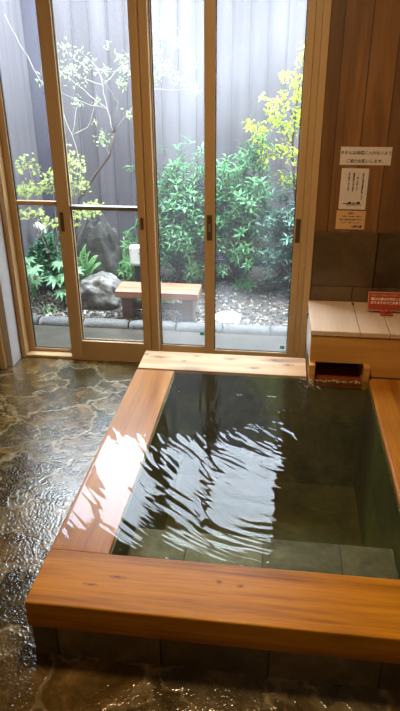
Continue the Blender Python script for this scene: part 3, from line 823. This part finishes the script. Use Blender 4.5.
# white box lantern on the rail
a0, a1 = at(129, 245, 4.32), at(143, 266, 4.32)
ln = thing('garden_lantern', ((a0.x + a1.x) / 2, 4.32, gz(-1.0, 4.32)), 'white rounded box lantern on a post behind the garden bench', 'lamp')
MB().box(a0.x, a1.x + .03, 4.30, 4.36, a1.z, a0.z).build('lamp_housing', M['white_plastic'], ln, bevel=.022, segs=4)
MB().box(a0.x + .035, a0.x + .075, 4.315, 4.345, gz(-1.0, 4.32) - .01, a1.z).build('post', M['black'], ln)
rl = thing('pipe_rail', (-0.6, 4.98, gz(-.6, 4.98)), 'thin grey metal pipe rail running low along the board fence', 'rail')
MB().tube([(-1.40, 4.98, 0.165), (0.2, 4.98, 0.165)], .009, 10).build('pipe', M['metal'], rl, smooth=True)
for x in (-1.38, -0.62, 0.16):
    MB().tube([(x, 4.98, gz(x, 4.98) - .01), (x, 4.98, 0.16)], .008, 8).build('support', M['metal'], rl, smooth=True)

# ------------------------------------------------------------------ rocks
tag(rock_mesh((-1.28, 4.17, 0.04), (0.175, 0.14, 0.165), 4, 5, 0.26, 1.3).build('boulder', M['rock'], smooth=True),
    'rounded grey boulder lying on the gravel left of the bench', 'rock')
tag(rock_mesh((-1.36, 4.52, 0.14), (0.25, 0.14, 0.42), 9, 5, 0.30, 1.5, 0.45).build('standing_stone', M['rock_dark'], smooth=True),
    'tall dark standing stone behind the rounded boulder', 'rock')

# ------------------------------------------------------------------ plants
def rdir(r, up=0.0):
    while True:
        v = Vector((r.uniform(-1, 1), r.uniform(-1, 1), r.uniform(-1, 1)))
        if 0.05 < v.length < 1: break
    v.normalize(); v.z += up; return v.normalized()

def shrub(name, label, base, c, rad, nshoot, nleaf, L, W, lmat, bmat, seed, up=0.5, group=None):
    r = random.Random(seed); base = Vector(base); c = Vector(c)
    t = thing(name, base, label, 'shrub', group)
    st = MB(); fo = MB()
    for k in range(nshoot):
        d = rdir(r); u = r.random() ** 0.4
        wob = 0.95 + 0.75 * mnoise.noise(d * 2.1 + Vector((seed, 0, 0)))
        tip = c + Vector((d.x * rad[0], d.y * rad[1], d.z * rad[2])) * u * wob
        tip.z = max(tip.z, base.z + 0.05)
        out = (tip - base); out.z *= 0.4
        ax = ((out.normalized() if out.length > .01 else Vector((0, 0, 1))) + Vector((0, 0, up))).normalized()
        if k % 9 == 0:
            mid = base.lerp(tip, 0.5) + Vector((r.uniform(-.04, .04), r.uniform(-.04, .04), .03))
            st.tube([base + Vector((r.uniform(-.02, .02), r.uniform(-.02, .02), -.02)), mid, tip], [.008, .005, .002], 5)
        st.tube([tip - ax * 0.06, tip], [.003, .002], 4)
        ph = r.random() * 6.3
        for q in range(nleaf):
            a = ph + q * 2.4; s = Vector((math.cos(a), math.sin(a), 0))
            A = ax.orthogonal().normalized(); B = ax.cross(A)
            out = A * math.cos(a) + B * math.sin(a)
            d2 = (out + ax * r.uniform(.1, .9)).normalized()
            p = tip - ax * (0.05 * q / nleaf)
            fo.leaf(p, d2, ax + rdir(r) * .3, L * r.uniform(.7, 1.15), W * r.uniform(.8, 1.15), .15, r.uniform(.05, .35))
    fo.build('foliage', lmat, t); st.build('stem', bmat, t)
    return t

def starleaf(fo, p, nrm, fwd, L, r, lobes=5, spread=1.15, w=0.34):
    side = nrm.cross(fwd).normalized()
    for q in range(lobes):
        a = (q - (lobes - 1) / 2) / ((lobes - 1) / 2) * spread * 1.35
        d = fwd * math.cos(a) + side * math.sin(a)
        fo.leaf(p, d, nrm, L * (1 - .22 * abs(a) / 1.6), L * w, .08, .12)

def star_bush(name, label, cat, base, blobs, n, L, lmat, bmat, seed):
    r = random.Random(seed); base = Vector(base); t = thing(name, base, label, cat); fo = MB(); st = MB()
    for (c, rad, wgt) in blobs:
        c = Vector(c)
        fork = base.lerp(c, .55) + Vector((0, 0, .05))
        st.tube([base - Vector((0, 0, .02)), fork, c], [.007, .005, .0025], 5)
        for k in range(int(n * wgt)):
            d = rdir(r); p = c + Vector((d.x * rad[0], d.y * rad[1], d.z * rad[2])) * r.random() ** .45
            nrm = Vector((r.uniform(-.5, .5), r.uniform(-.9, .1), r.uniform(.35, 1))).normalized()
            f = Vector((r.uniform(-1, 1), r.uniform(-1, .4), r.uniform(-.5, .2))); f = (f - nrm * f.dot(nrm)).normalized()
            starleaf(fo, p, nrm, f, L * r.uniform(.7, 1.1), r)
            if k % 6 == 0: st.tube([c, p], [.0022, .001], 4)
    fo.build('foliage', lmat, t); st.build('stem', bmat, t); return t

# maple-like shrub behind the two glazed doors
B1 = []
for (px, py, Y, rx, rz, w) in ((28, 165, 4.35, .07, .07, .13), (35, 190, 4.3, .13, .05, .25), (22, 190, 4.3, .07, .03, .1), (52, 178, 4.3, .08, .06, .16), (30, 214, 4.2, .09, .035, .16),
                                (52, 222, 4.2, .07, .03, .13), (75, 185, 4.3, .11, .06, .25), (78, 166, 4.35, .06, .07, .12), (84, 212, 4.25, .10, .035, .2), (66, 160, 4.3, .06, .10, .15), (94, 205, 4.3, .05, .03, .08), (72, 225, 4.25, .05, .03, .08)):
    p = at(px, py, Y); B1.append((p, (rx, .07, rz), w))
bb = at(60, 290, 4.35)
star_bush('maple_shrub', 'yellow green maple shrub with small star leaves behind the leftmost panes', 'shrub', (bb.x, 4.4, gz(bb.x, 4.4)), [(c_, tuple(q * 1.35 for q in rd_), w_) for c_, rd_, w_ in B1], 430, .021, M['lf_maple'], M['bark'], 3)

# slender tree with bare pale branches
TY = 4.5
tb = at(74, 285, TY)
tr = thing('slender_tree', (tb.x, TY, gz(tb.x, TY)), 'slender pale leaved tree with thin bare branches spreading across three panes', 'tree')
def pth(pts, Y=TY, dy=0.0): return [at(x, y, Y + dy * k / max(1, len(pts) - 1)) for k, (x, y) in enumerate(pts)]
tk = MB(); trunk = pth([(74, 285), (76, 235), (79, 200), (95, 175), (110, 155), (114, 133)])
trunk[0].z = gz(tb.x, TY) - .02
tk.tube(trunk, [.016, .014, .012, .011, .009, .007], 8); tk.build('trunk', M['bark_dark'], tr, smooth=True)
brs = [([(114, 133), (131, 109), (150, 90), (169, 70), (176, 45)], .0045, -.1), ([(114, 133), (107, 109), (103, 85), (98, 69), (85, 56)], .0045, .1),
       ([(114, 133), (118, 102), (108, 88), (98, 72)], .0035, -.15), ([(107, 109), (90, 96), (69, 78), (56, 69)], .0035, -.1), ([(103, 85), (82, 78), (58, 70)], .003, .1),
       ([(107, 109), (85, 103), (58, 91)], .003, .05), ([(150, 90), (177, 90), (196, 91)], .0028, -.1), ([(103, 85), (115, 72), (128, 60)], .0028, .1), ([(98, 69), (112, 72), (126, 68)], .0025, 0),
       ([(79, 200), (81, 168), (72, 135), (58, 105), (40, 80), (20, 45), (5, 15)], .005, -.1), ([(72, 135), (88, 127), (94, 108), (97, 95)], .003, .1), ([(72, 135), (76, 110), (78, 100)], .003, .1),
       ([(110, 155), (100, 140), (95, 128)], .0025, -.1), ([(169, 70), (160, 55), (153, 45)], .0025, 0), ([(177, 90), (184, 78), (190, 66)], .002, 0), ([(40, 80), (42, 55), (44, 40)], .002, 0), ([(126, 68), (132, 78)], .002, 0)]
for k, (pts, rd, dy) in enumerate(brs):
    mb = MB(); P_ = pth(pts, TY, dy); n = len(P_)
    Q = []
    for a, b in zip(P_[:-1], P_[1:]):
        for s in (0, .33, .66):
            q = a.lerp(b, s); 
            if s: q += Vector((random.uniform(-1, 1), random.uniform(-1, 1), random.uniform(-1, 1))) * .006
            Q.append(q)
    Q.append(P_[-1])
    mb.tube(Q, [rd * (1 - .65 * i_ / (len(Q) - 1)) for i_ in range(len(Q))], 6); mb.build('branch', M['bark'], tr, smooth=True)
fo = MB(); r = random.Random(21)
for (px, py, Y, rad, n) in ((65, 47, 4.55, .05, 14), (73, 72, 4.5, .10, 36), (58, 71, 4.4, .05, 14), (84, 60, 4.55, .08, 24), (122, 56, 4.6, .05, 14), (126, 68, 4.5, .05, 16), (122, 82, 4.5, .05, 16), (107, 45, 4.6, .03, 6), (78, 102, 4.6, .05, 14),
                           (98, 102, 4.6, .035, 9), (128, 113, 4.45, .04, 10), (102, 138, 4.4, .06, 20), (95, 122, 4.45, .03, 6), (162, 32, 4.45, .07, 26), (176, 39, 4.45, .06, 20), (153, 53, 4.4, .06, 22), (165, 68, 4.4, .07, 28), (178, 76, 4.4, .06, 24),
                           (194, 89, 4.4, .05, 18), (190, 64, 4.4, .06, 18), (155, 78, 4.4, .05, 16), (40, 80, 4.4, .03, 6), (104, 72, 4.5, .06, 14)):
    c = at(px, py, Y)
    for k in range(int(n * 1.9)):
        d = rdir(r); p = c + d * rad * 1.1 * r.random() ** .5
        fo.leaf(p, rdir(r, -.2), rdir(r, .8), r.uniform(.018, .036), r.uniform(.008, .014), .1, .25)
fo.build('foliage', M['lf_pale'], tr)

# yellow green tree at the right
yb = at(296, 290, 4.55)
yt = thing('yellow_tree', (yb.x, 4.6, gz(yb.x, 4.6)), 'feathery yellow green small tree against the right window jamb', 'tree')
mb = MB(); P_ = [Vector((yb.x + .04, 4.6, gz(yb.x, 4.6) - .02))] + [at(x, y, 4.6) for x, y in ((297, 220), (292, 150), (297, 100), (304, 55), (306, 35))]
mb.tube(P_, [.012, .010, .008, .006, .003, .002], 7); mb.build('trunk', M['bark_dark'], yt, smooth=True)
fo = MB(); r = random.Random(31)
for k, pts in enumerate(([(292, 160), (275, 145), (255, 130), (243, 126)], [(293, 145), (272, 112), (262, 98)], [(295, 120), (282, 95), (280, 70)], [(294, 175), (280, 165), (262, 165)], [(296, 130), (310, 110), (318, 95)], [(294, 170), (306, 150), (316, 140)], [(292, 185), (272, 180)])):
    mb = MB(); mb.tube(pth(pts, 4.6, -.12 + .05 * k), [.004] + [.0025] * (len(pts) - 2) + [.0012], 5); mb.build('branch', M['bark_dark'], yt)
for (px, py, rad, n) in ((250, 125, .05, 34), (262, 132, .06, 44), (275, 118, .07, 56), (285, 100, .07, 50), (290, 128, .07, 60), (298, 115, .06, 46), (270, 105, .06, 36), (297, 80, .06, 42), (303, 60, .05, 30), (300, 95, .06, 40),
                         (280, 150, .07, 46), (295, 155, .08, 56), (265, 155, .07, 34), (285, 178, .07, 36), (300, 180, .07, 40), (310, 120, .06, 30), (285, 75, .05, 22), (262, 95, .03, 8), (306, 45, .04, 16), (258, 140, .05, 26)):
    c = at(px, py, 4.6)
    for k in range(int(n * 1.35)):
        d = rdir(r); p = c + Vector((d.x, d.y * 1.3, d.z)) * rad * r.random() ** .45
        fo.leaf(p, rdir(r, -.3), rdir(r, .8), r.uniform(.024, .044), r.uniform(.011, .018), .1, .2)
fo.build('foliage', M['lf_yel'], yt)

# big shrubs
shrub('leafy_shrub', 'tall bright green shrub behind the bench, left of the latched stile', (-0.70, 4.70, gz(-.7, 4.7)), (-0.72, 4.62, 0.53), (.36, .25, .55), 520, 7, .068, .018, M['lf_shrub'], M['bark_dark'], 41)
shrub('leafy_shrub', 'bright green shrub right of the latched stile', (-0.28, 4.72, gz(-.28, 4.72)), (-0.30, 4.66, 0.55), (.30, .24, .56), 470, 7, .066, .0175, M['lf_shrub'], M['bark_dark'], 47)
shrub('bluish_shrub', 'dark bluish green shrub low beside the right window jamb', (0.10, 4.45, gz(.1, 4.45)), (0.07, 4.48, 0.40), (.22, .2, .47), 260, 7, .066, .018, M['lf_dark'], M['bark_dark'], 53)
shrub('glossy_shrub', 'dark glossy bush below the garden spotlight', (-1.72, 4.45, gz(-1.72, 4.45)), (-1.72, 4.36, 0.25), (.17, .13, .21), 230, 7, .05, .022, M['lf_cam'], M['bark_dark'], 59)

def broad_plant(name, label, base, leaves, lmat, seed, lobes=7, w=.26):
    r = random.Random(seed); base = Vector(base); t = thing(name, base, label, 'plant'); fo = MB(); st = MB()
    for (p, L) in leaves:
        p = Vector(p); mid = base.lerp(p, .6) + Vector((0, 0, .04))
        st.tube([base - Vector((0, 0, .01)), mid, p], [.004, .003, .002], 5)
        f = (p - base); f.z = -.12; f.y -= .08; f.normalize()
        nrm = (Vector((0, -.55, .8)) + rdir(r) * .25).normalized(); f = (f - nrm * f.dot(nrm)).normalized()
        starleaf(fo, p, nrm, f, L, r, lobes, 1.25, w)
    fo.build('foliage', lmat, t); st.build('stem', M['lf_fern'], t); return t
lv = [(at(x, y, Y), L) for x, y, Y, L in ((27, 258, 4.15, .10), (32, 268, 4.1, .12), (22, 275, 4.12, .09), (36, 280, 4.1, .08), (24, 265, 4.2, .10))]
broad_plant('broad_leaf_plant', 'pale green broad lobed plant low at the left jamb', (-1.78, 4.2, gz(-1.78, 4.2)), lv, M['lf_broad'], 61)
lv = [(at(x, y, Y), L) for x, y, Y, L in ((60, 262, 4.12, .10), (66, 274, 4.08, .12), (56, 278, 4.08, .11), (62, 290, 4.04, .10), (72, 285, 4.1, .11), (68, 262, 4.15, .09), (74, 270, 4.12, .10))]
broad_plant('broad_leaf_plant', 'pale green long lobed plant behind the door stile left of the boulder', (-1.56, 4.18, gz(-1.56, 4.18)), lv, M['lf_broad'], 67, 7, .27)
lv = [(at(x, y, Y), L) for x, y, Y, L in ((44, 314, 3.95, .045), (50, 316, 3.95, .05), (47, 309, 3.97, .045), (40, 318, 3.93, .04), (54, 310, 3.97, .04), (48, 320, 3.92, .04))]
broad_plant('seedling', 'small light green seedling on the gravel behind the curb', (-1.66, 3.96, gz(-1.66, 3.96)), lv, M['lf_fern'], 71, 5, .3)

# fern fronds over the boulder
fb = Vector((-1.46, 4.30, gz(-1.46, 4.3)))
fe = thing('fern', fb, 'fresh green fern arching between boulder and standing stone', 'fern')
for k, (ex, ey) in enumerate(((82, 250), (90, 252), (98, 256), (101, 264), (94, 262), (76, 256), (72, 266), (86, 244))):
    e = at(ex, ey, 4.2 + .03 * (k % 3)); mb = MB(); n = 16; pr_ = []
    ctrl = fb.lerp(e, .5) + Vector((0, 0, .14))
    for i_ in range(n + 1):
        s = i_ / n; pr_.append(fb * (1 - s) ** 2 + ctrl * 2 * s * (1 - s) + e * s * s)
    mb.tube(pr_, [.0025 * (1 - .7 * i_ / n) for i_ in range(n + 1)], 4)
    for i_ in range(4, n):
        d = (pr_[i_ + 1] - pr_[i_]).normalized(); sd = d.cross(Vector((0, -.4, 1))).normalized()
        L = .058 * math.sin(math.pi * (0.25 + .75 * (i_ - 4) / (n - 4))) + .006
        for sg_ in (1, -1): mb.leaf(pr_[i_], sd * sg_ + d * .5, Vector((0, -.5, 1)), L, L * .3 + .002, .05, .2)
    mb.build('frond', M['lf_fern'], fe)
# feathery ground cover and grass
def tuft(name, label, cat, pts, n, L, lmat, seed, lean=.5, w=.005):
    r = random.Random(seed); c = sum((Vector(p) for p in pts), Vector()) / len(pts)
    t = thing(name, (c.x, c.y, gz(c.x, c.y)), label, cat); mb = MB()
    for k in range(n):
        p = Vector(r.choice(pts)) + Vector((r.uniform(-.05, .05), r.uniform(-.05, .05), 0)); p.z = gz(p.x, p.y) - .005
        d = Vector((r.uniform(-lean, lean), r.uniform(-lean, lean * .5), 1)).normalized(); l = L * r.uniform(.6, 1.1)
        h_ = Vector((d.x, d.y, 0)); m1 = p + d * l * .6; tip = m1 + (d * .5 + h_ * .8 - Vector((0, 0, .25))) * l * .5
        s = d.cross(Vector((0, -1, .2))).normalized() * w * .5
        mb.add([p - s, p + s, m1 + s * .8, m1 - s * .8, tip], [(0, 1, 2, 3), (3, 2, 4)])
    mb.build('blades', lmat, t); return t
tuft('grass_tuft', 'fine grass tuft spilling behind the garden bench', 'grass', [(-1.0, 4.25, 0), (-.9, 4.27, 0), (-.8, 4.25, 0), (-.95, 4.3, 0)], 240, .20, M['lf_grass'], 73, .9)
shrub('ground_cover', 'low feathery green ground cover between standing stone and lantern', (-1.08, 4.62, gz(-1.08, 4.62)), (-1.08, 4.50, 0.15), (.21, .16, .21), 170, 9, .05, .012, M['lf_cover'], M['lf_fern'], 79, .7)
